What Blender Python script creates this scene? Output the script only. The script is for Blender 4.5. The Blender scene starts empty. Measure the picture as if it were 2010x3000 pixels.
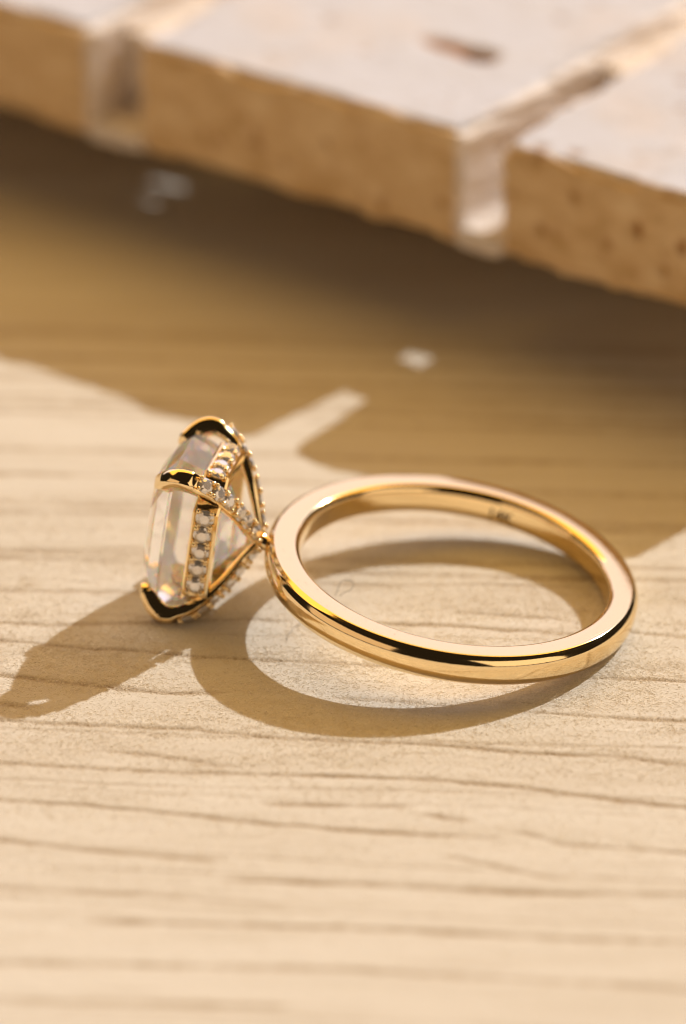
import bpy, bmesh, math, random
import numpy as np
from mathutils import Vector, Matrix

# Everything is written in millimetres and scaled to metres (S) when the meshes are made.
S = 0.001
rng = np.random.default_rng(7)
random.seed(7)
scene = bpy.context.scene
col = scene.collection

# ----------------------------------------------------------------------------- camera
PHI = math.radians(28.2)
cam_data = bpy.data.cameras.new('camera')
cam = bpy.data.objects.new('camera', cam_data)
col.objects.link(cam)
cam.location = Vector((-6.235, -226.934, 128.060)) * S
cam.rotation_euler = (math.radians(90) - PHI, 0, 0)
cam_data.sensor_fit = 'VERTICAL'
cam_data.sensor_height = 36.0
cam_data.sensor_width = 24.0
cam_data.lens = 164.4
cam_data.clip_start = 0.005
cam_data.clip_end = 20
cam_data.dof.use_dof = True
cam_data.dof.focus_distance = 253.0 * S
cam_data.dof.aperture_fstop = 21.5
scene.camera = cam

# ----------------------------------------------------------------------------- light
world = bpy.data.worlds.new('World')
scene.world = world
world.use_nodes = True
bg = world.node_tree.nodes['Background']
bg.inputs['Color'].default_value = (1.0, 0.70, 0.42, 1)
bg.inputs['Strength'].default_value = 0.015

SUN_AZ, SUN_EL = math.radians(47.5), math.radians(35.3)
sun_dir = Vector((math.cos(SUN_EL) * math.cos(SUN_AZ), math.cos(SUN_EL) * math.sin(SUN_AZ), math.sin(SUN_EL)))
sun_data = bpy.data.lights.new('sun', 'SUN')
sun_data.energy = 3.0
sun_data.angle = math.radians(0.7)
sun_data.color = (1.0, 1.0, 0.99)
sun = bpy.data.objects.new('sun', sun_data)
sun.rotation_euler = sun_dir.to_track_quat('Z', 'Y').to_euler()
col.objects.link(sun)


def area(name, loc, target, sx, sy, watts, color):
    d = bpy.data.lights.new(name, 'AREA')
    d.shape = 'RECTANGLE'
    d.size, d.size_y, d.energy, d.color = sx, sy, watts, color
    o = bpy.data.objects.new(name, d)
    o.location = loc
    o.rotation_euler = (Vector(loc) - Vector(target)).to_track_quat('Z', 'Y').to_euler()
    col.objects.link(o)
    return o


area('back_softbox', (-0.10, 0.85, 0.40), (0, 0, 0), 1.7, 0.52, 2.7, (1.0, 0.86, 0.98))
area('left_softbox', (-0.64, -0.38, 0.28), (0, 0, 0), 0.86, 0.48, 0.85, (1.0, 0.68, 0.42))
area('right_softbox', (0.54, -0.44, 0.30), (0, 0, 0), 0.66, 0.54, 1.1, (1.0, 0.74, 0.49))
area('overhead_fill', (0.0, 0.56, 1.0), (0, 0, 0), 2.5, 0.85, 11.0, (1.0, 0.55, 0.12))  # added warm fill for the shadows, no real lamp overhead

scene.view_settings.view_transform = 'Standard'
scene.view_settings.look = 'None'
scene.view_settings.exposure = 0.30
scene.view_settings.gamma = 1.0
scene.view_settings.use_curve_mapping = False
scene.render.engine = 'CYCLES'
scene.cycles.max_bounces = 14
scene.cycles.transmission_bounces = 12
scene.cycles.glossy_bounces = 6
scene.cycles.diffuse_bounces = 4
scene.cycles.sample_clamp_indirect = 6.0
scene.cycles.caustics_reflective = True
scene.cycles.caustics_refractive = True
scene.cycles.blur_glossy = 0.6
scene.cycles.use_denoising = True
scene.cycles.filter_width = 1.0


# ----------------------------------------------------------------------------- materials
def new_mat(name):
    m = bpy.data.materials.new(name)
    m.use_nodes = True
    nt = m.node_tree
    nt.nodes.clear()
    out = nt.nodes.new('ShaderNodeOutputMaterial')
    return m, nt, out


def node(nt, kind, **kw):
    n = nt.nodes.new(kind)
    for k, v in kw.items():
        if k in n.inputs:
            n.inputs[k].default_value = v
        else:
            setattr(n, k, v)
    return n


def coords(nt, scale):
    tc = node(nt, 'ShaderNodeTexCoord')
    mp = node(nt, 'ShaderNodeMapping')
    mp.inputs['Scale'].default_value = scale
    nt.links.new(tc.outputs['Object'], mp.inputs['Vector'])
    return mp.outputs['Vector']


def noise(nt, scale, detail=4.0, rough=0.55):
    n = node(nt, 'ShaderNodeTexNoise')
    n.inputs['Scale'].default_value = 1.0
    n.inputs['Detail'].default_value = detail
    n.inputs['Roughness'].default_value = rough
    nt.links.new(coords(nt, scale), n.inputs['Vector'])
    return n.outputs['Fac']


def ramp(nt, fac, stops):
    r = node(nt, 'ShaderNodeValToRGB')
    e = r.color_ramp.elements
    while len(e) < len(stops):
        e.new(0.5)
    for i, (p, c) in enumerate(stops):
        e[i].position = p
        e[i].color = (*c, 1) if len(c) == 3 else c
    nt.links.new(fac, r.inputs['Fac'])
    return r.outputs['Color']


def mix(nt, fac, a, b, blend='MIX'):
    m = node(nt, 'ShaderNodeMix', data_type='RGBA', blend_type=blend)
    for sock, v in ((m.inputs[0], fac), (m.inputs[6], a), (m.inputs[7], b)):
        if isinstance(v, (int, float)):
            sock.default_value = v
        elif isinstance(v, tuple):
            sock.default_value = (*v, 1) if len(v) == 3 else v
        else:
            nt.links.new(v, sock)
    return m.outputs[2]


def principled(nt, out, **kw):
    b = node(nt, 'ShaderNodeBsdfPrincipled')
    for k, v in kw.items():
        s = b.inputs[k]
        if hasattr(v, 'is_linked'):
            nt.links.new(v, s)
        elif isinstance(v, tuple) and len(v) == 3:
            s.default_value = (*v, 1)
        else:
            s.default_value = v
    nt.links.new(b.outputs[0], out.inputs['Surface'])
    return b


def bump(nt, height, strength, dist):
    b = node(nt, 'ShaderNodeBump')
    b.inputs['Strength'].default_value = strength
    b.inputs['Distance'].default_value = dist
    nt.links.new(height, b.inputs['Height'])
    return b.outputs['Normal']


def attr(nt, name):
    a = node(nt, 'ShaderNodeAttribute', attribute_name=name)
    return a.outputs['Fac']


def make_wood():
    m, nt, out = new_mat('raw_wood')
    big = noise(nt, (18, 160, 160), 4, 0.6)
    streak = noise(nt, (60, 900, 900), 5, 0.65)
    fine = noise(nt, (2600, 9000, 9000), 3, 0.7)
    c = ramp(nt, streak, [(0.24, (0.59, 0.55, 0.475)), (0.50, (0.64, 0.605, 0.54)), (0.76, (0.67, 0.645, 0.585))])
    c2 = ramp(nt, big, [(0.32, (0.93, 0.91, 0.88)), (0.62, (1.0, 1.0, 1.0))])
    c = mix(nt, 1.0, c, c2, 'MULTIPLY')
    c3 = ramp(nt, fine, [(0.30, (0.88, 0.86, 0.82)), (0.58, (1.05, 1.05, 1.05))])
    c = mix(nt, 0.55, c, c3, 'MULTIPLY')
    c = mix(nt, attr(nt, 'groove'), c, (0.31, 0.22, 0.12))
    nrm = bump(nt, noise(nt, (5000, 9000, 9000), 4, 0.75), 0.40, 0.00005)
    principled(nt, out, **{'Base Color': c, 'Roughness': 0.95, 'Specular IOR Level': 0.15, 'Normal': nrm})
    return m


def make_fibre():
    m, nt, out = new_mat('wood_nap')
    c = ramp(nt, noise(nt, (900, 900, 900), 2), [(0.3, (0.78, 0.70, 0.58)), (0.7, (0.93, 0.88, 0.78))])
    principled(nt, out, **{'Base Color': c, 'Roughness': 0.8, 'Specular IOR Level': 0.2})
    return m


def make_stone():
    m, nt, out = new_mat('travertine')
    cloud = noise(nt, (70, 70, 160), 5, 0.6)
    speck = noise(nt, (900, 900, 900), 4, 0.7)
    c = ramp(nt, cloud, [(0.28, (0.60, 0.55, 0.535)), (0.48, (0.545, 0.56, 0.625)), (0.72, (0.54, 0.565, 0.655))])
    s = ramp(nt, speck, [(0.30, (0.62, 0.50, 0.38)), (0.44, (1.0, 1.0, 1.0))])
    c = mix(nt, 0.5, c, s, 'MULTIPLY')
    c = mix(nt, attr(nt, 'warm_shade'), c, ramp(nt, noise(nt, (260, 260, 420), 5, 0.65), [(0.32, (0.58, 0.39, 0.19)), (0.50, (0.72, 0.52, 0.29)), (0.68, (0.84, 0.66, 0.42))]))  # warm tone of the shade painted into the front and underside colour
    c = mix(nt, attr(nt, 'lit_joint'), c, (0.86, 0.79, 0.74))  # sunlit paleness of the joint walls painted into their colour
    c = mix(nt, attr(nt, 'pit'), c, (0.36, 0.16, 0.04))
    nrm = bump(nt, noise(nt, (1500, 1500, 1500), 5, 0.7), 0.5, 0.0001)
    principled(nt, out, **{'Base Color': c, 'Roughness': 0.75, 'Specular IOR Level': 0.3, 'Normal': nrm})
    return m


def make_gold(name, rough, scratch=0.03):
    m, nt, out = new_mat(name)
    r = ramp(nt, noise(nt, (500, 500, 500), 4, 0.7), [(0.35, (rough,) * 3), (0.75, (rough + 0.05,) * 3)])
    nrm = bump(nt, noise(nt, (2500, 2500, 9000), 3, 0.7), scratch, 0.00002)
    principled(nt, out, **{'Base Color': (0.93, 0.74, 0.43), 'Metallic': 1.0, 'Roughness': r, 'Normal': nrm})
    return m


def make_diamond(name):
    """clear faceted stone: one main refraction, a share of split red, green and blue refractions, a faint bloom"""
    m, nt, out = new_mat(name)
    a = node(nt, 'ShaderNodeBsdfGlass', Roughness=0.0, IOR=1.54, Color=(1.0, 1.0, 1.0, 1)).outputs[0]
    last = None
    for i, ior in enumerate((1.56, 1.59, 1.64)):
        c = [0.0, 0.0, 0.0, 1.0]
        c[i] = 1.0
        g = node(nt, 'ShaderNodeBsdfGlass', Roughness=0.0, IOR=ior, Color=tuple(c)).outputs[0]
        if last is None:
            last = g
        else:
            ad = node(nt, 'ShaderNodeAddShader')
            nt.links.new(last, ad.inputs[0])
            nt.links.new(g, ad.inputs[1])
            last = ad.outputs[0]
    t = node(nt, 'ShaderNodeBsdfTranslucent', Color=(0.95, 0.94, 0.94, 1)).outputs[0]
    for sh, f in ((last, 0.12), (t, 0.11)):
        mx = node(nt, 'ShaderNodeMixShader', Fac=f)
        nt.links.new(a, mx.inputs[1])
        nt.links.new(sh, mx.inputs[2])
        a = mx.outputs[0]
    nt.links.new(a, out.inputs['Surface'])
    return m


def make_melee():
    m, nt, out = new_mat('accent_diamond')
    g = node(nt, 'ShaderNodeBsdfGlass', Roughness=0.0, IOR=2.2, Color=(1, 0.98, 0.96, 1))
    r = node(nt, 'ShaderNodeBsdfGlossy', Roughness=0.03, Color=(0.92, 0.90, 0.88, 1))
    d = node(nt, 'ShaderNodeBsdfDiffuse', Color=(0.95, 0.95, 0.97, 1))
    a = node(nt, 'ShaderNodeMixShader', Fac=0.60)
    b = node(nt, 'ShaderNodeMixShader', Fac=0.22)
    nt.links.new(g.outputs[0], a.inputs[1])
    nt.links.new(r.outputs[0], a.inputs[2])
    nt.links.new(a.outputs[0], b.inputs[1])
    nt.links.new(d.outputs[0], b.inputs[2])
    nt.links.new(b.outputs[0], out.inputs['Surface'])
    return m


def make_grout():
    m, nt, out = new_mat('sandy_grout')
    f = noise(nt, (1400, 1400, 1400), 5, 0.7)
    c = ramp(nt, f, [(0.32, (0.66, 0.56, 0.46)), (0.50, (0.82, 0.75, 0.69)), (0.7, (0.86, 0.80, 0.75))])
    principled(nt, out, **{'Base Color': c, 'Roughness': 1.0, 'Specular IOR Level': 0.0, 'Normal': bump(nt, f, 0.8, 0.0003)})
    return m


def make_plain(name, color, rough, metal=0.0):
    m, nt, out = new_mat(name)
    c = mix(nt, noise(nt, (1500, 1500, 1500), 2), tuple(0.8 * x for x in color), color)
    principled(nt, out, **{'Base Color': c, 'Roughness': rough, 'Metallic': metal})
    return m


M_WOOD, M_FIBRE, M_STONE = make_wood(), make_fibre(), make_stone()
M_GOLD = make_gold('polished_gold', 0.07, 0.09)
M_BEAD = make_gold('bead_gold', 0.17)
M_STAMP = make_plain('engraved_gold', (0.09, 0.045, 0.012), 0.7)
M_STONE_CLEAR = make_diamond('clear_diamond')
M_MELEE = make_melee()
M_GLUE = make_grout()
M_LINT = make_plain('dark_thread', (0.06, 0.045, 0.03), 0.8)


# ----------------------------------------------------------------------------- mesh helpers
def link(o, parent=None):
    col.objects.link(o)
    if parent is not None:
        o.parent = parent
    return o


def mesh_from(name, verts, faces, mat, parent=None, smooth=None, attrs=None):
    me = bpy.data.meshes.new(name)
    me.from_pydata((np.asarray(verts, float) * S).tolist(), [], faces)
    me.materials.append(mat)
    if smooth is not None:
        me.polygons.foreach_set('use_smooth', [True] * len(me.polygons))
        me.set_sharp_from_angle(angle=math.radians(smooth))
    for k, v in (attrs or {}).items():
        a = me.attributes.new(k, 'FLOAT', 'POINT')
        a.data.foreach_set('value', np.asarray(v, np.float32))
    me.update()
    return link(bpy.data.objects.new(name, me), parent)


def fix_normals(o):
    bm = bmesh.new()
    bm.from_mesh(o.data)
    bmesh.ops.recalc_face_normals(bm, faces=bm.faces)
    bm.to_mesh(o.data)
    bm.free()


def empty(name, loc):
    o = bpy.data.objects.new(name, None)
    o.empty_display_size = 0.002
    o.location = Vector(loc) * S
    col.objects.link(o)
    return o


def tag(o, label=None, cat=None, group=None, kind=None):
    for k, v in (('label', label), ('category', cat), ('group', group), ('kind', kind)):
        if v:
            o[k] = v
    return o


def vnoise(x, cell, seed):
    r = np.random.default_rng(seed)
    t = r.random(4096) * 2 - 1
    q = np.asarray(x) / cell + 2048
    i = np.floor(q).astype(int)
    f = q - i
    f = f * f * (3 - 2 * f)
    return t[i % 4096] * (1 - f) + t[(i + 1) % 4096] * f


def vnoise2(x, y, cell, seed):
    r = np.random.default_rng(seed)
    t = r.random((256, 256)) * 2 - 1
    qx, qy = x / cell + 512, y / cell + 512
    ix, iy = np.floor(qx).astype(int), np.floor(qy).astype(int)
    fx, fy = qx - ix, qy - iy
    fx, fy = fx * fx * (3 - 2 * fx), fy * fy * (3 - 2 * fy)
    a, b = t[ix % 256, iy % 256], t[(ix + 1) % 256, iy % 256]
    c, d = t[ix % 256, (iy + 1) % 256], t[(ix + 1) % 256, (iy + 1) % 256]
    return (a * (1 - fx) + b * fx) * (1 - fy) + (c * (1 - fx) + d * fx) * fy


# ----------------------------------------------------------------------------- the wooden board
# grain cracks: (depth strength, half width mm, points x, y in mm)
GRAIN = [
    (0.5, 0.22, ((-25.82, 7.36), (-21.84, 7.24), (-18.03, 7.44), (-9, 7.1))),
    (0.7, 0.18, ((-25.51, 2.56), (-20.81, 2.44), (-17.83, 2.25), (-13, 2.2))),
    (0.7, 0.15, ((-25.27, -1.09), (-22.95, -1.32), (-17.69, -1.17), (-11.94, -0.71), (-10.12, -0.86))),
    (1.0, 0.13, ((-25.15, -3.04), (-23.90, -3.23), (-20.99, -3.83), (-17.24, -4.21), (-14.73, -4.77), (-11.49, -5.11), (-6.33, -5.55), (-4.76, -5.78), (-2.23, -6.30))),
    (1.0, 0.15, ((-24.91, -6.78), (-22.98, -7.33), (-20.30, -7.81), (-18.21, -8.28), (-15.74, -8.83), (-13.48, -8.83))),
    (0.6, 0.12, ((-6.33, -9.34), (-3.37, -9.70), (-0.82, -10.10))),
    (0.8, 0.15, ((-24.71, -9.88), (-23.59, -10.17))),
    (1.0, 0.14, ((-24.59, -11.61), (-21.78, -11.96), (-18.04, -12.32), (-14.32, -12.60), (-9.96, -13.42), (-6.33, -13.80), (-1.44, -14.16), (2.97, -14.96), (8.18, -15.41), (11.82, -16.28))),
    (1.0, 0.16, ((-24.31, -16.00), (-20.27, -16.52), (-16.25, -16.97), (-12.24, -17.14), (-6.32, -17.45), (-1.71, -17.72), (2.86, -18.51), (5.69, -19.25), (8.52, -19.93), (11.55, -20.56))),
    (0.8, 0.14, ((-18.04, -14.89), (-14.57, -15.66), (-12.83, -16.31))),
    (1.0, 0.20, ((-24.07, -19.79), (-19.52, -20.23), (-14.98, -21.07), (-11.57, -21.83), (-6.32, -22.66), (-1.80, -23.22), (1.01, -23.45))),
    (0.8, 0.17, ((-9.92, -20.13), (-6.32, -20.33), (-3.58, -20.46))),
    (1.0, 0.17, ((-1.77, -21.20), (-0.54, -21.73))),
    (1.0, 0.20, ((3.27, -23.02), (4.93, -24.07), (8.28, -24.49), (11.26, -24.91))),
    (1.0, 0.22, ((-0.50, -25.34), (2.04, -26.37), (4.35, -27.29))),
    (1.0, 0.26, ((-11.49, -27.52), (-6.32, -27.80), (-0.78, -28.31), (4.74, -28.72), (11.01, -28.81))),
    (0.9, 0.26, ((-23.82, -23.61), (-19.31, -24.65), (-13.27, -25.59))),
    (1.0, 0.30, ((-18.22, -31.28), (-6.32, -31.84), (2.39, -32.64), (10.73, -33.22))),
    (0.9, 0.30, ((-23.09, -34.94), (-6.32, -35.54), (10.46, -37.33))),
    (0.9, 0.13, ((7.65, -7.11), (12.39, -7.59))),
    (1.0, 0.13, ((3.93, -10.78), (5.46, -11.07), (9.21, -11.54), (12.12, -11.75))),
    (1.0, 0.13, ((-4.00, -1.17), (-0.44, -1.40), (2.94, -1.97), (6.55, -2.35))),
    (0.9, 0.13, ((0.82, 0.03), (5.17, -0.59))),
    (0.7, 0.13, ((9.34, -2.09), (12.70, -2.77))),
    (0.9, 0.28, ((-23.53, -28.15), (-16.62, -28.78), (-9.74, -29.73))),
    (0.8, 0.30, ((-22.88, -38.21), (-9.62, -38.79))),
    (0.6, 0.20, ((-8, 3.4), (-3, 3.1), (2, 3.3), (7, 2.9))),
    (0.5, 0.20, ((-5, 5.6), (1, 5.3), (6, 5.5))),
]
for k in range(26):  # long fine lines right across
    y0, sl = (rng.uniform(-40, 4) if k < 10 else rng.uniform(6, 37)), rng.uniform(-0.11, -0.05)
    GRAIN.append((rng.uniform(0.28, 0.48) if k < 10 else rng.uniform(0.5, 0.9), rng.uniform(0.10, 0.15) if k < 10 else 0.3, ((-25.5, y0), (-14, y0 + sl * 11 + rng.normal(0, .2)), (-4, y0 + sl * 22 + rng.normal(0, .2)), (13, y0 + sl * 38))))
for k in range(40):  # short faint pores between the long cracks
    x0, y0 = rng.uniform(-26, 12), rng.uniform(-40, 12)
    L = rng.uniform(1.5, 6)
    GRAIN.append((rng.uniform(0.15, 0.35), rng.uniform(0.07, 0.13), ((x0, y0), (x0 + L * .5, y0 - L * .03), (x0 + L, y0 - L * rng.uniform(0.04, 0.14)))))


def axis_values(lo, hi, step, far):
    mid = np.arange(lo, hi + 1e-6, step)
    left, right, d = [], [], step
    x = lo
    while x > -far:
        d *= 1.5
        x -= d
        left.append(x)
    x, d = hi, step
    while x < far:
        d *= 1.5
        x += d
        right.append(x)
    return np.concatenate([left[::-1], mid, right])


def build_board():
    xs = axis_values(-34, 24, 0.30, 450)
    ys = np.concatenate([[-450, -300, -200, -140, -100, -75, -60, -50, -45], np.arange(-42, 36, 0.07), np.arange(36, 100, 0.8), [110, 130, 160, 220, 320, 450]])
    X, Y = np.meshgrid(xs, ys)
    Z = 0.022 * vnoise2(X * 0.25, Y, 1.6, 3) + 0.011 * vnoise2(X * 0.5, Y, 0.5, 4) + 0.006 * vnoise2(X, Y, 0.18, 5)
    G = np.zeros_like(X)
    for i, (st, w, pts) in enumerate(GRAIN):
        px, py = np.array(pts).T
        lo, hi = px[0], px[-1]
        yc = np.interp(xs, px, py) + 0.05 * vnoise(xs, 0.9, 100 + i) + 0.03 * vnoise(xs, 0.35, 300 + i)
        fade = np.clip((xs - lo + 1.2) / 1.5, 0, 1) * np.clip((hi + 1.2 - xs) / 1.5, 0, 1)
        if lo < -22:
            fade = np.clip((hi + 1.2 - xs) / 1.5, 0, 1) * np.clip((xs + 60) / 20, 0, 1)
        if hi > 10:
            fade = fade * 0 + np.clip((60 - xs) / 20, 0, 1) * (np.clip((xs - lo + 1.2) / 1.5, 0, 1) if lo > -22 else 1)
        amp = st * min(1.0, 0.24 / w) * fade * np.clip(0.82 + 0.30 * vnoise(xs, 2.6, 500 + i) + 0.22 * vnoise(xs, 0.45, 700 + i), 0.15, 1.15)
        ww = (1.3 if w < 0.19 and st > 0.58 else 0.85) * w * (1 + 0.35 * vnoise(xs, 0.8, 900 + i))
        rows = np.where((ys > yc.min() - 1.5) & (ys < yc.max() + 1.5))[0]
        if not len(rows):
            continue
        sl = slice(rows[0], rows[-1] + 1)
        prof = np.exp(-((Y[sl] - yc[None, :]) / ww[None, :]) ** 2) * amp[None, :]
        G[sl] = np.maximum(G[sl], prof)
    Z = Z - 0.075 * np.clip(G, 0, 1)
    ny, nx = X.shape
    V = np.stack([X.ravel(), Y.ravel(), Z.ravel()], 1)
    idx = np.arange(nx * ny).reshape(ny, nx)
    F = np.stack([idx[:-1, :-1].ravel(), idx[:-1, 1:].ravel(), idx[1:, 1:].ravel(), idx[1:, :-1].ravel()], 1)
    me = bpy.data.meshes.new('wood_board')
    me.vertices.add(len(V))
    me.vertices.foreach_set('co', (V * S).astype(np.float32).ravel())
    me.loops.add(F.size)
    me.loops.foreach_set('vertex_index', F.astype(np.int32).ravel())
    me.polygons.add(len(F))
    me.polygons.foreach_set('loop_start', np.arange(0, F.size, 4, dtype=np.int32))
    me.polygons.foreach_set('use_smooth', np.ones(len(F), bool))
    me.update(calc_edges=True)
    a = me.attributes.new('groove', 'FLOAT', 'POINT')
    a.data.foreach_set('value', np.clip(G.ravel() * 0.85, 0, 1).astype(np.float32))
    me.materials.append(M_WOOD)
    o = link(bpy.data.objects.new('wood_board', me))
    tag(o, 'pale raw wood board with fine dark grain cracks under the ring', None, None, 'structure')
    return o


board = build_board()


def build_nap(parent):
    n = 120000
    x = rng.uniform(-27, 14.5, n)
    y = -6 + rng.normal(0, 10.5, n)
    keep = (y > -36) & (y < 14)
    x, y = x[keep], y[keep]
    n = len(x)
    L = rng.uniform(0.10, 0.34, n)
    L[:900] = rng.uniform(0.6, 1.5, 900)
    az = rng.uniform(0, 2 * np.pi, n)
    el = np.abs(rng.normal(0.10, 0.22, n))
    bend = rng.normal(0, 1.0, n)
    P = np.zeros((n, 4, 3))
    P[:, 0] = np.stack([x, y, np.full(n, -0.015)], 1)
    for k in range(1, 4):
        a = az + bend * k * 0.45
        e = el * (1 - 0.45 * (k - 1))
        st = L / 3
        P[:, k] = P[:, k - 1] + np.stack([np.cos(a) * np.cos(e) * st, np.sin(a) * np.cos(e) * st, np.sin(e) * st + 0.006], 1)
    cu = bpy.data.hair_curves.new('nap_fibres')
    cu.add_curves([4] * n)
    cu.attributes['position'].data.foreach_set('vector', (P * S).astype(np.float32).ravel())
    r = (np.array([1.0, 0.95, 0.8, 0.35])[None, :] * rng.uniform(0.005, 0.0105, n)[:, None]) * S
    ra = cu.attributes.get('radius') or cu.attributes.new('radius', 'FLOAT', 'POINT')
    ra.data.foreach_set('value', r.astype(np.float32).ravel())
    cu.materials.append(M_FIBRE)
    o = link(bpy.data.objects.new('nap_fibres', cu), parent)
    tag(o, None, None, None, 'stuff')


build_nap(board)


# ----------------------------------------------------------------------------- the mosaic sheet
EDGE = math.radians(-35.3)
ev = np.array([math.cos(EDGE), math.sin(EDGE), 0])          # along the front edge
gv = np.array([-ev[1], ev[0], 0])                          # along the joints, away from the ring
PITCH, GAP, DEPTH = 26.8, 2.9, 31.0
TOP_Z, BOT_Z = 13.8, 6.3
FRONT = np.array([0.85, 35.05, 0])                          # front right top corner of the middle tile, left of the joint
sheet = empty('mosaic_sheet', (FRONT[0], FRONT[1], 0))
tag(sheet, 'sheet of pale travertine tiles with open joints behind the ring', 'tile sheet')


def rounded_box(half, step, r):
    pts, faces, key = [], [], {}

    def vid(p):
        k = tuple(round(c, 4) for c in p)
        if k not in key:
            key[k] = len(pts)
            pts.append(p)
        return key[k]

    lin = [np.unique(np.concatenate([np.linspace(-h, h, max(2, int(2 * h / step) + 1)), [-h + r * .3, -h + r * .65, -h + r, h - r, h - r * .65, h - r * .3]])) for h in half]
    for ax in range(3):
        u, v = (ax + 1) % 3, (ax + 2) % 3
        for sgn in (-1, 1):
            for i in range(len(lin[u]) - 1):
                for j in range(len(lin[v]) - 1):
                    q = []
                    for a, b in ((i, j), (i + 1, j), (i + 1, j + 1), (i, j + 1)):
                        p = [0, 0, 0]
                        p[ax], p[u], p[v] = sgn * half[ax], lin[u][a], lin[v][b]
                        q.append(vid(tuple(p)))
                    faces.append(q if sgn > 0 else q[::-1])
    P = np.array(pts)
    h = np.array(half)
    Q = np.clip(P, -(h - r), h - r)
    d = P - Q
    ln = np.linalg.norm(d, axis=1, keepdims=True)
    face = np.argmax(np.abs(P) / h, axis=1)
    N = d / np.maximum(ln, 1e-9)
    return Q + N * r, N, faces


def build_tile(i, j, step, pits):
    """tile i along the edge (0 = middle), row j away from the ring; pits: (face point local mm, radius, depth)"""
    wide = 0.5 if i == 0 else 0.0
    shift = -0.5 if i == 0 else (-2.0 if i < 0 else 0.0)
    half = [(PITCH - GAP) / 2 + wide, DEPTH / 2, (TOP_Z - BOT_Z) / 2]
    P, N, F = rounded_box(half, step, 0.75)
    sd = 40 + i * 7 + j * 31
    wob = 0.16 * vnoise2(P[:, 0] + P[:, 2] * 1.7, P[:, 1] + 9.1 * P[:, 2], 3.0, sd) + 0.10 * vnoise2(P[:, 0] - P[:, 2], P[:, 1] + P[:, 2] * 2.3, 0.9, sd + 1)
    edge = ((np.abs(N) > 0.2).sum(1) > 1)
    P = P + N * np.where(edge, wob * 1.6 - 0.06, wob * np.where(np.abs(N[:, 0]) > 0.9, 0.7, 0.35))[:, None]
    pit = np.zeros(len(P))
    r2 = np.random.default_rng(sd)
    pits = list(pits)
    for k in range(44):
        f = (0, 1, 1)[r2.integers(0, 3)]
        p = [r2.uniform(-h, h) for h in half]
        if f == 0:
            p[2] = half[2]
        elif f == 1:
            p[1] = -half[1]
        else:
            p[0] = half[0]
        pits.append((p, (r2.uniform(0.22, 0.5),) * 3, r2.uniform(0.1, 0.35)))
    for c, rad, dep in pits:
        q = np.linalg.norm((P - np.array(c)) / np.array(rad), axis=1)
        w = np.clip(1 - q * q, 0, 1) ** 1.5
        P = P - N * (w * dep)[:, None]
        pit = np.maximum(pit, np.clip(w * 1.6, 0, 1) * min(1, dep * 2.2))
    raw = np.clip(np.maximum(-N[:, 1], -N[:, 2]) * 1.6 - 0.2, 0, 1)  # front and bottom faces, mask for the painted warm shade tone
    c = FRONT + ev * (-(PITCH - GAP) / 2 + i * PITCH + shift) + gv * (DEPTH / 2 + j * (DEPTH + GAP)) + np.array([0, 0, (TOP_Z + BOT_Z) / 2])
    yaw = r2.normal(0, 0.006)
    ca, sa = math.cos(EDGE + yaw), math.sin(EDGE + yaw)
    R = np.array([[ca, -sa, 0], [sa, ca, 0], [0, 0, 1]])
    o = mesh_from('tile', P, F, M_STONE, sheet, 60, {'pit': pit, 'warm_shade': raw, 'lit_joint': np.clip(np.abs(N[:, 0]) * 1.6 - 0.4, 0, 1)})
    o.matrix_local = Matrix.Translation(Vector(c - np.array([FRONT[0], FRONT[1], 0])) * S) @ Matrix(R.tolist()).to_4x4()
    return o


hw = DEPTH / 2
zt = (TOP_Z - BOT_Z) / 2
PITS = {
    (0, 0): [((4.2, -hw + 11.1, zt), (2.8, 1.0, 0.8), 0.5), ((6.5, -hw + 10.9, zt), (1.6, 1.25, 1.0), 1.5), ((-4.5, -hw + 18.3, zt), (0.8, 1.0, 0.6), 0.4),
             ((-3.0, -hw, -1.0), (0.8, 0.6, 0.5), 0.35)],
    (1, 0): [((-6.5, -hw, 1.6), (0.35, 0.5, 0.5), 0.4), ((-8.8, -hw, -1.2), (0.55, 0.5, 0.6), 0.35), ((1.2, -hw, 0.3), (0.45, 0.5, 0.6), 0.5),
             ((-2.0, -hw, 0.6), (0.45, 0.5, 0.7), 0.45), ((-4.0, -hw, -0.9), (0.5, 0.5, 0.45), 0.3), ((0.0, -hw, -1.6), (0.4, 0.5, 0.5), 0.4),
             ((-9.6, -hw + 1, zt), (0.7, 0.6, 0.5), 0.3), ((-7.5, -hw + 1.6, zt), (0.6, 0.5, 0.5), 0.3), ((2.5, -hw, -1.0), (0.6, 0.5, 0.9), 0.5), ((-2.5, -hw + 7.8, zt), (0.6, 0.6, 0.5), 0.3)],
}
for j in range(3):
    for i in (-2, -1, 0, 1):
        build_tile(i, j, 0.33 if (j == 0 and i in (-1, 0, 1)) else 1.2, PITS.get((i, j), ()))


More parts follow.
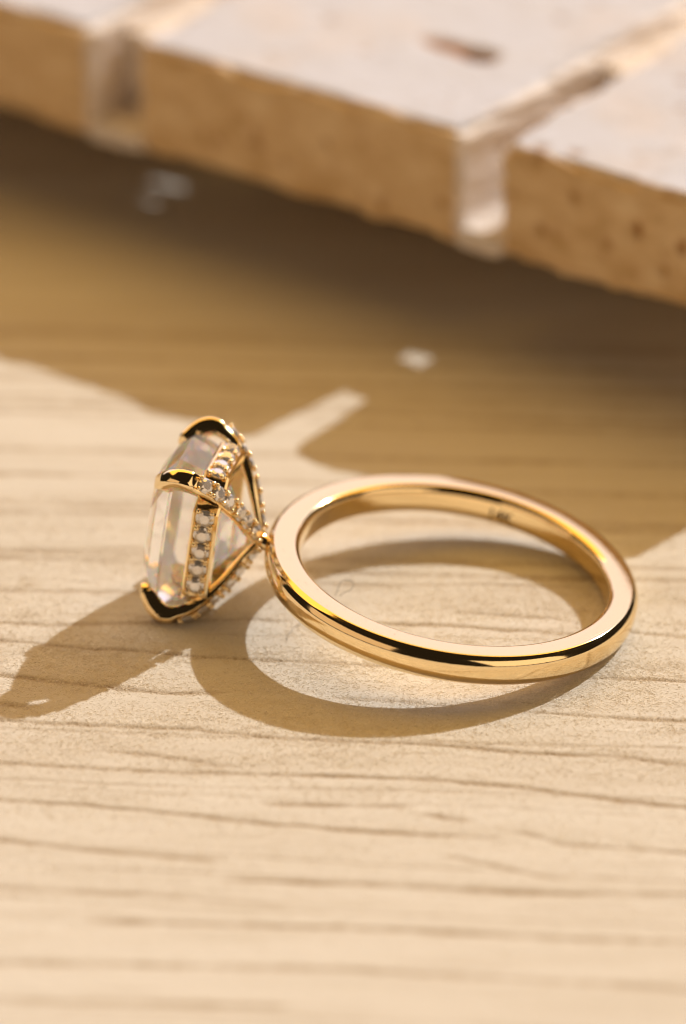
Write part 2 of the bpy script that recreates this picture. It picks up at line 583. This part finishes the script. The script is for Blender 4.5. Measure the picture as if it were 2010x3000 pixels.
def build_bridge(i, s0, s1, z1, bulge=0.25):
    """blob of adhesive across the joint right of tile i, from s0 to s1 along the joint, up to height z1"""
    left = -1.5 if i < 0 else 0.0
    P, N, F = rounded_box([GAP / 2 + 0.35 - left * 0.34, (s1 - s0) / 2, (z1 - BOT_Z + 0.2) / 2], 0.4, 0.4)
    P = P + N * (0.14 * vnoise2(P[:, 0] + i * 5, P[:, 1] + s0, 0.9, 11))[:, None]
    c = ev * (GAP / 2 + i * PITCH + left) + gv * ((s0 + s1) / 2) + np.array([0, 0, (BOT_Z + z1) / 2 - 0.1])
    ca, sa = math.cos(EDGE), math.sin(EDGE)
    o = mesh_from('joint_adhesive', P, F, M_GLUE, sheet, 60)
    o.matrix_local = Matrix.Translation(Vector(c) * S) @ Matrix([[ca, -sa, 0], [sa, ca, 0], [0, 0, 1]]).to_4x4()


for i in (-2, -1, 0):
    build_bridge(i, -0.1, 4.0, BOT_Z + 1.1)
    if i == -1:
        build_bridge(i, 4.0, 12.0, TOP_Z - 1.6)
        build_bridge(i, 12.0, 13.9, BOT_Z + 1.0)
        build_bridge(i, 15.2, 16.5, BOT_Z + 1.0)
        build_bridge(i, 18.2, 30.0, BOT_Z + 1.0)
    else:
        build_bridge(i, 6.5, 15.0, BOT_Z + 1.0)
        build_bridge(i, 16.0, 31.0, TOP_Z - 1.2)
    build_bridge(i, 32.0, 90.0, BOT_Z + 1.0)
# the block the sheet rests on, far behind the picture
P, N, F = rounded_box([60, 8, BOT_Z / 2], 4.0, 0.4)
o = mesh_from('foot_block', P, F, M_STONE, sheet, 60, {'pit': np.zeros(len(P)), 'warm_shade': np.zeros(len(P))})
o.matrix_local = Matrix.Translation(Vector(gv * 60 + np.array([0, 0, BOT_Z / 2 - 0.02])) * S) @ Matrix.Rotation(EDGE, 4, 'Z')

# ----------------------------------------------------------------------------- the ring
n_ax = np.array([0.14559, -0.00397, 0.98934])
n_ax /= np.linalg.norm(n_ax)
C_BAND = np.array([0, 0, 3.2]) - 0.9 * n_ax
H = np.array([-0.96219, 0.23071, 0.14477])
A = np.array([0.13810, -0.04490, 0.98940])
H -= A * (H @ A)
H /= np.linalg.norm(H)
A /= np.linalg.norm(A)
T = np.cross(A, H)
J = np.array([-10.377, 0.902, 4.153]) - 0.0 * A
if T[1] > 0:
    T = -T
J = J - H * 0.25

ring = empty('diamond_ring', (0, 0, 0))
tag(ring, 'yellow gold engagement ring with large clear diamond lying on its side', 'ring')

e1 = H - n_ax * (H @ n_ax)
e1 /= np.linalg.norm(e1)
e2 = np.cross(n_ax, e1)


def build_band():
    w = 0.9
    prof = []
    # outer dome from the upper edge to the lower edge, the edges slightly softened
    outer = [(10.00, 0.900), (10.045, 0.893), (10.085, 0.872), (10.115, 0.838)]
    for q in np.linspace(0.88, 0, 8):
        outer.append((10.10 + 0.37 * (1 - q ** 3.0), w * q))
    prof += outer + [(r, -a) for r, a in outer[-2::-1]]
    # comfort-fit inside
    inner = [(9.02, 0.900), (8.965, 0.892), (8.925, 0.868)]
    for q in np.linspace(0.90, 0, 9):
        inner.append((8.93 - 0.30 * (1 - q ** 5), w * q))
    prof += [(r, -a) for r, a in inner] + [(r, a) for r, a in inner[-2::-1]]
    seg = 320
    V, F = [], []
    m = len(prof)
    for k in range(seg):
        th = 2 * math.pi * k / seg
        u = e1 * math.cos(th) + e2 * math.sin(th)
        thick = 0.10 * math.cos(th)
        for r, a in prof:
            rr = r + (thick if r > 9.5 else 0)
            V.append(C_BAND + u * rr + n_ax * a)
    for k in range(seg):
        k2 = (k + 1) % seg
        for i in range(m):
            i2 = (i + 1) % m
            F.append((k * m + i, k2 * m + i, k2 * m + i2, k * m + i2))
    o = mesh_from('band', V, F, M_GOLD, ring, 32)
    fix_normals(o)
    return o


band = build_band()


def build_stamp():
    cu = bpy.data.curves.new('stamp_text', 'FONT')
    cu.body = '14K'
    cu.size = 1.0
    cu.align_x = 'CENTER'
    cu.align_y = 'CENTER'
    cu.extrude = 0.0
    cu.offset = 0.022
    cu.resolution_u = 3
    tmp = bpy.data.objects.new('stamp_tmp', cu)
    col.objects.link(tmp)
    bpy.context.view_layer.update()
    me = bpy.data.meshes.new_from_object(tmp.evaluated_get(bpy.context.evaluated_depsgraph_get()))
    bpy.data.objects.remove(tmp)
    bm = bmesh.new()
    bm.from_mesh(me)
    bmesh.ops.subdivide_edges(bm, edges=bm.edges[:], cuts=2)
    bm.to_mesh(me)
    bm.free()
    th0 = STAMP_TH
    for v in me.vertices:
        x, y = v.co.x * 0.92, v.co.y * 0.85 - 0.16
        th = th0 - x / 8.55
        q = abs(y) / 0.9
        r = 8.93 - 0.30 * (1 - min(q, 1) ** 5) - 0.008
        u = e1 * math.cos(th) + e2 * math.sin(th)
        v.co = Vector(C_BAND + u * r + n_ax * y) * S
    me.materials.clear()
    me.materials.append(M_STAMP)
    me.name = 'purity_stamp'
    o = link(bpy.data.objects.new('purity_stamp', me), band)
    tag(o, 'small engraved 14K mark inside the band')


STAMP_TH = math.atan2(np.dot([2.9, 8.0, 0], e2), np.dot([2.9, 8.0, 0], e1))
build_stamp()


def build_dust():
    V, F = [], []
    for k in range(110):
        th = rng.uniform(-math.pi, math.pi) if k % 3 == 0 else rng.uniform(0.2, 2.4)
        r = rng.uniform(9.05, 9.98)
        d = rng.uniform(0.010, 0.028)
        c = C_BAND + (e1 * math.cos(th) + e2 * math.sin(th)) * r + n_ax * (0.9 + d * 0.3)
        i0 = len(V)
        for dv in ((1, 0, 0), (0, 1, 0), (-1, 0, 0), (0, -1, 0), (0, 0, 0.8), (0, 0, -0.8)):
            V.append(c + d * (np.array(dv) * rng.uniform(0.6, 1.2)))
        F += [(i0 + a, i0 + b, i0 + 4) for a, b in ((0, 1), (1, 2), (2, 3), (3, 0))] + [(i0 + b, i0 + a, i0 + 5) for a, b in ((0, 1), (1, 2), (2, 3), (3, 0))]
    o = mesh_from('dust', V, F, M_FIBRE, band)
    tag(o, None, None, None, 'stuff')


build_dust()


def loc(h, t, a):
    return J + H * h + T * t + A * a


# centre stone ------------------------------------------------------------
def cut_rect(ht, ha, c):
    return [(ht, -ha + c), (ht, ha - c), (ht - c, ha), (-ht + c, ha), (-ht, ha - c), (-ht, -ha + c), (-ht + c, -ha), (ht - c, -ha)]


def cushion(ht, ha, k, off=0.0, p=3.8):
    out = []
    for i in range(k):
        th = 2 * math.pi * (i + off) / k
        c, q = math.cos(th), math.sin(th)
        r = (abs(c) ** p + abs(q) ** p) ** (-1 / p)
        out.append((ht * c * r, ha * q * r))
    return out


def build_center():
    """elongated cushion: table, two crown tiers, thin girdle, two pavilion tiers and a keel"""
    K = 16
    V, F = [], []

    def ring_of(h, ht, ha, off=0.0, p=3.8):
        i0 = len(V)
        V.extend(loc(h, t, a) for t, a in cushion(ht, ha, K, off, p))
        return i0

    def tri_strip(lo, hi):            # hi is turned half a step against lo
        for k in range(K):
            k2 = (k + 1) % K
            F.append((lo + k, lo + k2, hi + k))
            F.append((hi + k, lo + k2, hi + k2))

    g0 = ring_of(5.38, 3.30, 4.48, 0.0, 5.4)
    g1 = ring_of(5.56, 3.30, 4.48, 0.0, 5.4)
    c1 = ring_of(6.22, 2.78, 3.90, 0.5, 4.0)
    tb = ring_of(6.72, 2.05, 3.02, 1.0, 3.0)
    p1 = ring_of(4.15, 2.92, 4.08, 0.0, 5.2)
    p2 = ring_of(2.95, 1.70, 2.40, 0.5, 3.0)
    for k in range(K):
        k2 = (k + 1) % K
        F.append((g0 + k, g0 + k2, g1 + k2, g1 + k))
        F.append((p1 + k, p1 + k2, g0 + k2, g0 + k))
    tri_strip(g1, c1)
    tri_strip(c1, tb)
    F.append(tuple(tb + k for k in range(K)))
    for k in range(K):
        k2 = (k + 1) % K
        F.append((p1 + k2, p1 + k, p2 + k))
        F.append((p1 + k2, p2 + k, p2 + k2))
    ku, kd = len(V), len(V) + 1
    V.extend([loc(1.5, 0, 0.6), loc(1.5, 0, -0.6)])
    pts = cushion(1, 1, K, 0.5)
    top = [pts[k][1] > 0 for k in range(K)]
    for k in range(K):
        k2 = (k + 1) % K
        a = ku if top[k] else kd
        b = ku if top[k2] else kd
        if a == b:
            F.append((p2 + k, a, p2 + k2))
        else:
            F.append((p2 + k, a, b, p2 + k2))
    o = mesh_from('center_stone', V, F, M_STONE_CLEAR, ring)
    fix_normals(o)
    tag(o, 'large clear elongated cushion cut diamond')
    return o


build_center()


# prongs -------------------------------------------------------------------
def catmull(pts, n):
    P = np.array([2 * np.array(pts[0]) - np.array(pts[1])] + list(pts) + [2 * np.array(pts[-1]) - np.array(pts[-2])], float)
    out = []
    m = len(pts) - 1
    for s in np.linspace(0, m - 1e-9, n):
        i = int(s)
        f = s - i
        p0, p1, p2, p3 = P[i], P[i + 1], P[i + 2], P[i + 3]
        out.append(0.5 * ((2 * p1) + (-p0 + p2) * f + (2 * p0 - 5 * p1 + 4 * p2 - p3) * f * f + (-p0 + 3 * p1 - 3 * p2 + p3) * f ** 3))
    return np.array(out)


OUTER = [(0.30, 0.30, 0.15), (0.85, 0.98, 1.05), (1.75, 2.02, 2.66), (2.8, 2.86, 3.90), (3.8, 3.36, 4.54), (4.8, 3.54, 4.76), (5.5, 3.46, 4.60), (6.05, 3.20, 4.20), (6.45, 2.82, 3.68), (6.66, 2.50, 3.20)]


def gem_mesh():
    V, F = [], []
    nn = 16
    rad = [(0.30, 0.54, 8), (0.17, 0.80, 16), (0.0, 1.0, 16), (-0.05, 1.0, 16), (-0.25, 0.62, 8)]
    start = []
    for z, r, k in rad:
        start.append(len(V))
        off = 0.0 if k == 16 else 0.0
        for i in range(k):
            a = 2 * math.pi * i / k + off
            V.append((r * math.cos(a), r * math.sin(a), z))
    F.append(tuple(start[0] + i for i in range(8)))
    for i in range(8):
        t0, t1 = start[0] + i, start[0] + (i + 1) % 8
        a, b, c = start[1] + 2 * i, start[1] + 2 * i + 1, start[1] + (2 * i + 2) % 16
        F += [(t0, a, b), (t0, b, t1), (t1, b, c)]
    for i in range(16):
        k = (i + 1) % 16
        F.append((start[1] + i, start[2] + i, start[2] + k, start[1] + k))
        F.append((start[2] + i, start[3] + i, start[3] + k, start[2] + k))
    for i in range(8):
        t0, t1 = start[4] + i, start[4] + (i + 1) % 8
        a, b, c = start[3] + 2 * i, start[3] + 2 * i + 1, start[3] + (2 * i + 2) % 16
        F += [(t0, b, a), (t0, t1, b), (t1, c, b)]
    cul = len(V)
    V.append((0, 0, -0.46))
    for i in range(8):
        F.append((start[4] + i, cul, start[4] + (i + 1) % 8))
    me = bpy.data.meshes.new('accent_diamond')
    me.from_pydata((np.array(V) * S).tolist(), [], F)
    bm = bmesh.new()
    bm.from_mesh(me)
    bmesh.ops.recalc_face_normals(bm, faces=bm.faces)
    bm.to_mesh(me)
    bm.free()
    me.materials.append(M_MELEE)
    return me


def bead_mesh():
    me = bpy.data.meshes.new('bead')
    bm = bmesh.new()
    bmesh.ops.create_uvsphere(bm, u_segments=10, v_segments=6, radius=S)
    bm.to_mesh(me)
    bm.free()
    me.polygons.foreach_set('use_smooth', [True] * len(me.polygons))
    me.materials.append(M_BEAD)
    return me


GEM, BEAD = gem_mesh(), bead_mesh()


def put(mesh, name, p, z, x, size, parent):
    z = np.array(z) / np.linalg.norm(z)
    x = np.array(x) - z * (np.array(x) @ z)
    x /= np.linalg.norm(x)
    y = np.cross(z, x)
    o = link(bpy.data.objects.new(name, mesh), parent)
    m = Matrix(((x[0] * size, y[0] * size, z[0] * size, p[0] * S), (x[1] * size, y[1] * size, z[1] * size, p[1] * S),
                (x[2] * size, y[2] * size, z[2] * size, p[2] * S), (0, 0, 0, 1)))
    o.matrix_local = m
    return o


def seat_row(parent, pts, normals, dirs, rad, bead):
    """a row of accent diamonds with four little gold beads round each"""
    for p, nz, d in zip(pts, normals, dirs):
        nz = nz / np.linalg.norm(nz)
        d = d - nz * (d @ nz)
        d /= np.linalg.norm(d)
        s = np.cross(nz, d)
        tilt = nz + 0.10 * random.uniform(-1, 1) * d + 0.10 * random.uniform(-1, 1) * s
        put(GEM, 'accent_diamond', p + nz * 0.05, tilt, d + s * random.uniform(-1, 1), rad, parent)
        for i in (-1, 1):
            for j in (-1, 1):
                put(BEAD, 'bead', p + nz * 0.13 + d * i * rad * 0.86 + s * j * rad * 0.72, nz, d, bead * random.uniform(0.85, 1.15), parent)


def build_prong(st, sa):
    n = 72
    path = catmull(OUTER, n)
    outer = np.array([loc(h, t * st, a * sa) for h, t, a in path])
    tang = np.gradient(outer, axis=0)
    tang /= np.linalg.norm(tang, axis=1)[:, None]
    diag = T * st * 0.62 + A * sa * 0.78
    V, F = [], []
    m = 16
    nrm = []
    for k in range(n):
        tg = tang[k]
        o = diag - tg * (diag @ tg)
        if np.linalg.norm(o) < 0.35:
            o = o + H * 0.3 - tg * (H @ tg) * 0.3
        o /= np.linalg.norm(o)
        nrm.append(o)
        s = np.cross(tg, o)
        h = path[k][0]
        u = k / (n - 1)
        pave = 1.0 / (1 + math.exp((u - 0.485) * 120))
        wid = 0.47 + 0.08 * min(1, u * 3)
        dep = 0.52 + 0.48 * min(1, u * 2.0) + 0.10 * max(0.0, 1 - ((u - 0.66) / 0.16) ** 2)
        end = max(0.0, (u - 0.86) / 0.14)
        cap = math.sqrt(max(0.02, 1 - end * end))
        wid *= cap * (1 - 0.12 * max(0, u - 0.5) * 2)
        dep *= (1 - 0.35 * end) * (0.45 + 0.55 * cap)
        rec = 0.22 * pave
        crn = 0.30 + 0.42 * (1 - pave)
        c = outer[k] - o * (rec + (1 - cap) * 0.16)
        for q in range(m):
            ang = 2 * math.pi * (q + 0.5) / m
            cx, cy = math.cos(ang), math.sin(ang)
            ex = 2.0 / (6.0 - 3.4 * crn) if cy > 0 else 2.0 / 5.5
            px = math.copysign(abs(cx) ** ex, cx) * wid
            py = math.copysign(abs(cy) ** ex, cy)
            V.append(c + s * px + o * ((py - 1) * 0.5 * (dep - rec)))
    for k in range(n - 1):
        for q in range(m):
            q2 = (q + 1) % m
            F.append((k * m + q, k * m + q2, (k + 1) * m + q2, (k + 1) * m + q))
    F.append(tuple(range(m)))
    F.append(tuple((n - 1) * m + q for q in range(m)))
    ob = mesh_from('prong', V, F, M_GOLD, ring, 38)
    fix_normals(ob)
    # accent diamonds on the outer face, spaced by arc length
    arc = np.concatenate([[0], np.cumsum(np.linalg.norm(np.diff(outer, axis=0), axis=1))])
    stop = np.interp(0.475 * (n - 1), np.arange(n), arc)
    pts, nz, ds = [], [], []
    pos = stop - 0.62
    while pos > 0.75:
        k = int(np.argmin(abs(arc - pos)))
        pts.append(outer[k] - nrm[k] * 0.20)
        nz.append(nrm[k])
        ds.append(tang[k])
        pos -= 1.06
    seat_row(ob, pts, nz, ds, 0.46, 0.13)
    return ob


for st in (1, -1):
    for sa in (1, -1):
        build_prong(st, sa)


# hidden halo rail under the stone -------------------------------------------
def build_rail():
    h0, h1 = 2.62, 4.02
    prof = [(h0, 0.0), (h0, 0.62), (h0 + 0.12, 0.74), (h0 + 0.3, 0.70), (h1 - 0.3, 0.80), (h1 - 0.12, 0.90), (h1, 0.80), (h1, 0.05)]
    V, F = [], []
    base = cut_rect(2.62, 3.55, 1.0)
    outl = []
    for k in range(8):
        p, q = np.array(base[k]), np.array(base[(k + 1) % 8])
        outl.append(p)
        outl.append((p + q) / 2)
    m = len(prof)
    for p in outl:
        d = np.array([p[0] / 2.62, p[1] / 3.55])
        for h, off in prof:
            q = p + np.sign(p) * np.minimum(1, np.abs(d) ** 6) * off - 0
            V.append(loc(h, q[0], q[1]))
    L = len(outl)
    for k in range(L):
        for i in range(m):
            F.append((k * m + i, ((k + 1) % L) * m + i, ((k + 1) % L) * m + (i + 1) % m, k * m + (i + 1) % m))
    ob = mesh_from('halo_rail', V, F, M_GOLD, ring, 35)
    fix_normals(ob)
    hm = (h0 + h1) / 2
    for s in (1, -1):
        pts = [loc(hm, s * 3.37, a) for a in (-1.92, -0.84, 0.24, 1.32, 2.40)]
        seat_row(ob, pts, [T * s - H * 0.12] * len(pts), [A] * len(pts), 0.52, 0.14)
        pts = [loc(hm, t, s * 4.30) for t in (-1.35, -0.37, 0.61, 1.59)]
        seat_row(ob, pts, [A * s - H * 0.12] * len(pts), [T] * len(pts), 0.48, 0.14)
    return ob


build_rail()


def build_collar():
    V, F = [], []
    seg = 24
    prof = [(-0.35, 0.66), (0.0, 0.62), (0.3, 0.56), (0.6, 0.56), (0.85, 0.64), (1.0, 0.52), (0.95, 0.0)]
    for h, r in prof[:-1]:
        for k in range(seg):
            th = 2 * math.pi * k / seg
            V.append(loc(h, 0.9 * r * math.cos(th), 0.85 * r * math.sin(th) - 0.36 * max(0.0, 1 - max(h, 0.0))))
    for i in range(len(prof) - 2):
        for k in range(seg):
            k2 = (k + 1) % seg
            F.append((i * seg + k, i * seg + k2, (i + 1) * seg + k2, (i + 1) * seg + k))
    F.append(tuple((len(prof) - 2) * seg + k for k in range(seg)))
    ob = mesh_from('collar', V, F, M_GOLD, ring, 40)
    fix_normals(ob)


build_collar()


# ----------------------------------------------------------------------------- lint
def tube(name, pts, r, mat):
    P = catmull(pts, len(pts) * 6)
    base = P[0].copy()
    tg = np.gradient(P, axis=0)
    V, F, m = [], [], 6
    for k in range(len(P)):
        t = tg[k] / np.linalg.norm(tg[k])
        a = np.cross(t, [0.2, 0.3, 1.0])
        a /= np.linalg.norm(a)
        b = np.cross(t, a)
        for q in range(m):
            th = 2 * math.pi * q / m
            V.append(P[k] - base + r * (a * math.cos(th) + b * math.sin(th)))
    for k in range(len(P) - 1):
        for q in range(m):
            F.append((k * m + q, k * m + (q + 1) % m, (k + 1) * m + (q + 1) % m, (k + 1) * m + q))
    o = mesh_from(name, V, F, mat, None, 60)
    o.location = Vector(base) * S
    return o


lint = tube('lint_fibre', [(-6.7, -0.5, 1.35), (-6.5, -0.3, 1.75), (-6.35, -0.2, 2.1), (-5.95, -0.1, 2.15), (-5.65, -0.2, 2.0), (-5.8, -0.3, 1.65), (-6.2, -0.4, 1.5), (-6.4, -0.5, 1.35)], 0.011, M_LINT)
tag(lint, 'tiny dark looped lint fibre on the inner edge of the band', 'lint', 'lint fibres')
lint = tube('lint_fibre', [(-8.3, -0.6, 0.5), (-8.6, -1.3, 0.06), (-8.95, -1.75, 0.05), (-9.1, -2.2, 0.06), (-9.35, -2.75, 0.05), (-9.3, -3.2, 0.05)], 0.011, M_LINT)
tag(lint, 'tiny dark wavy lint fibre on the wood under the band', 'lint', 'lint fibres')
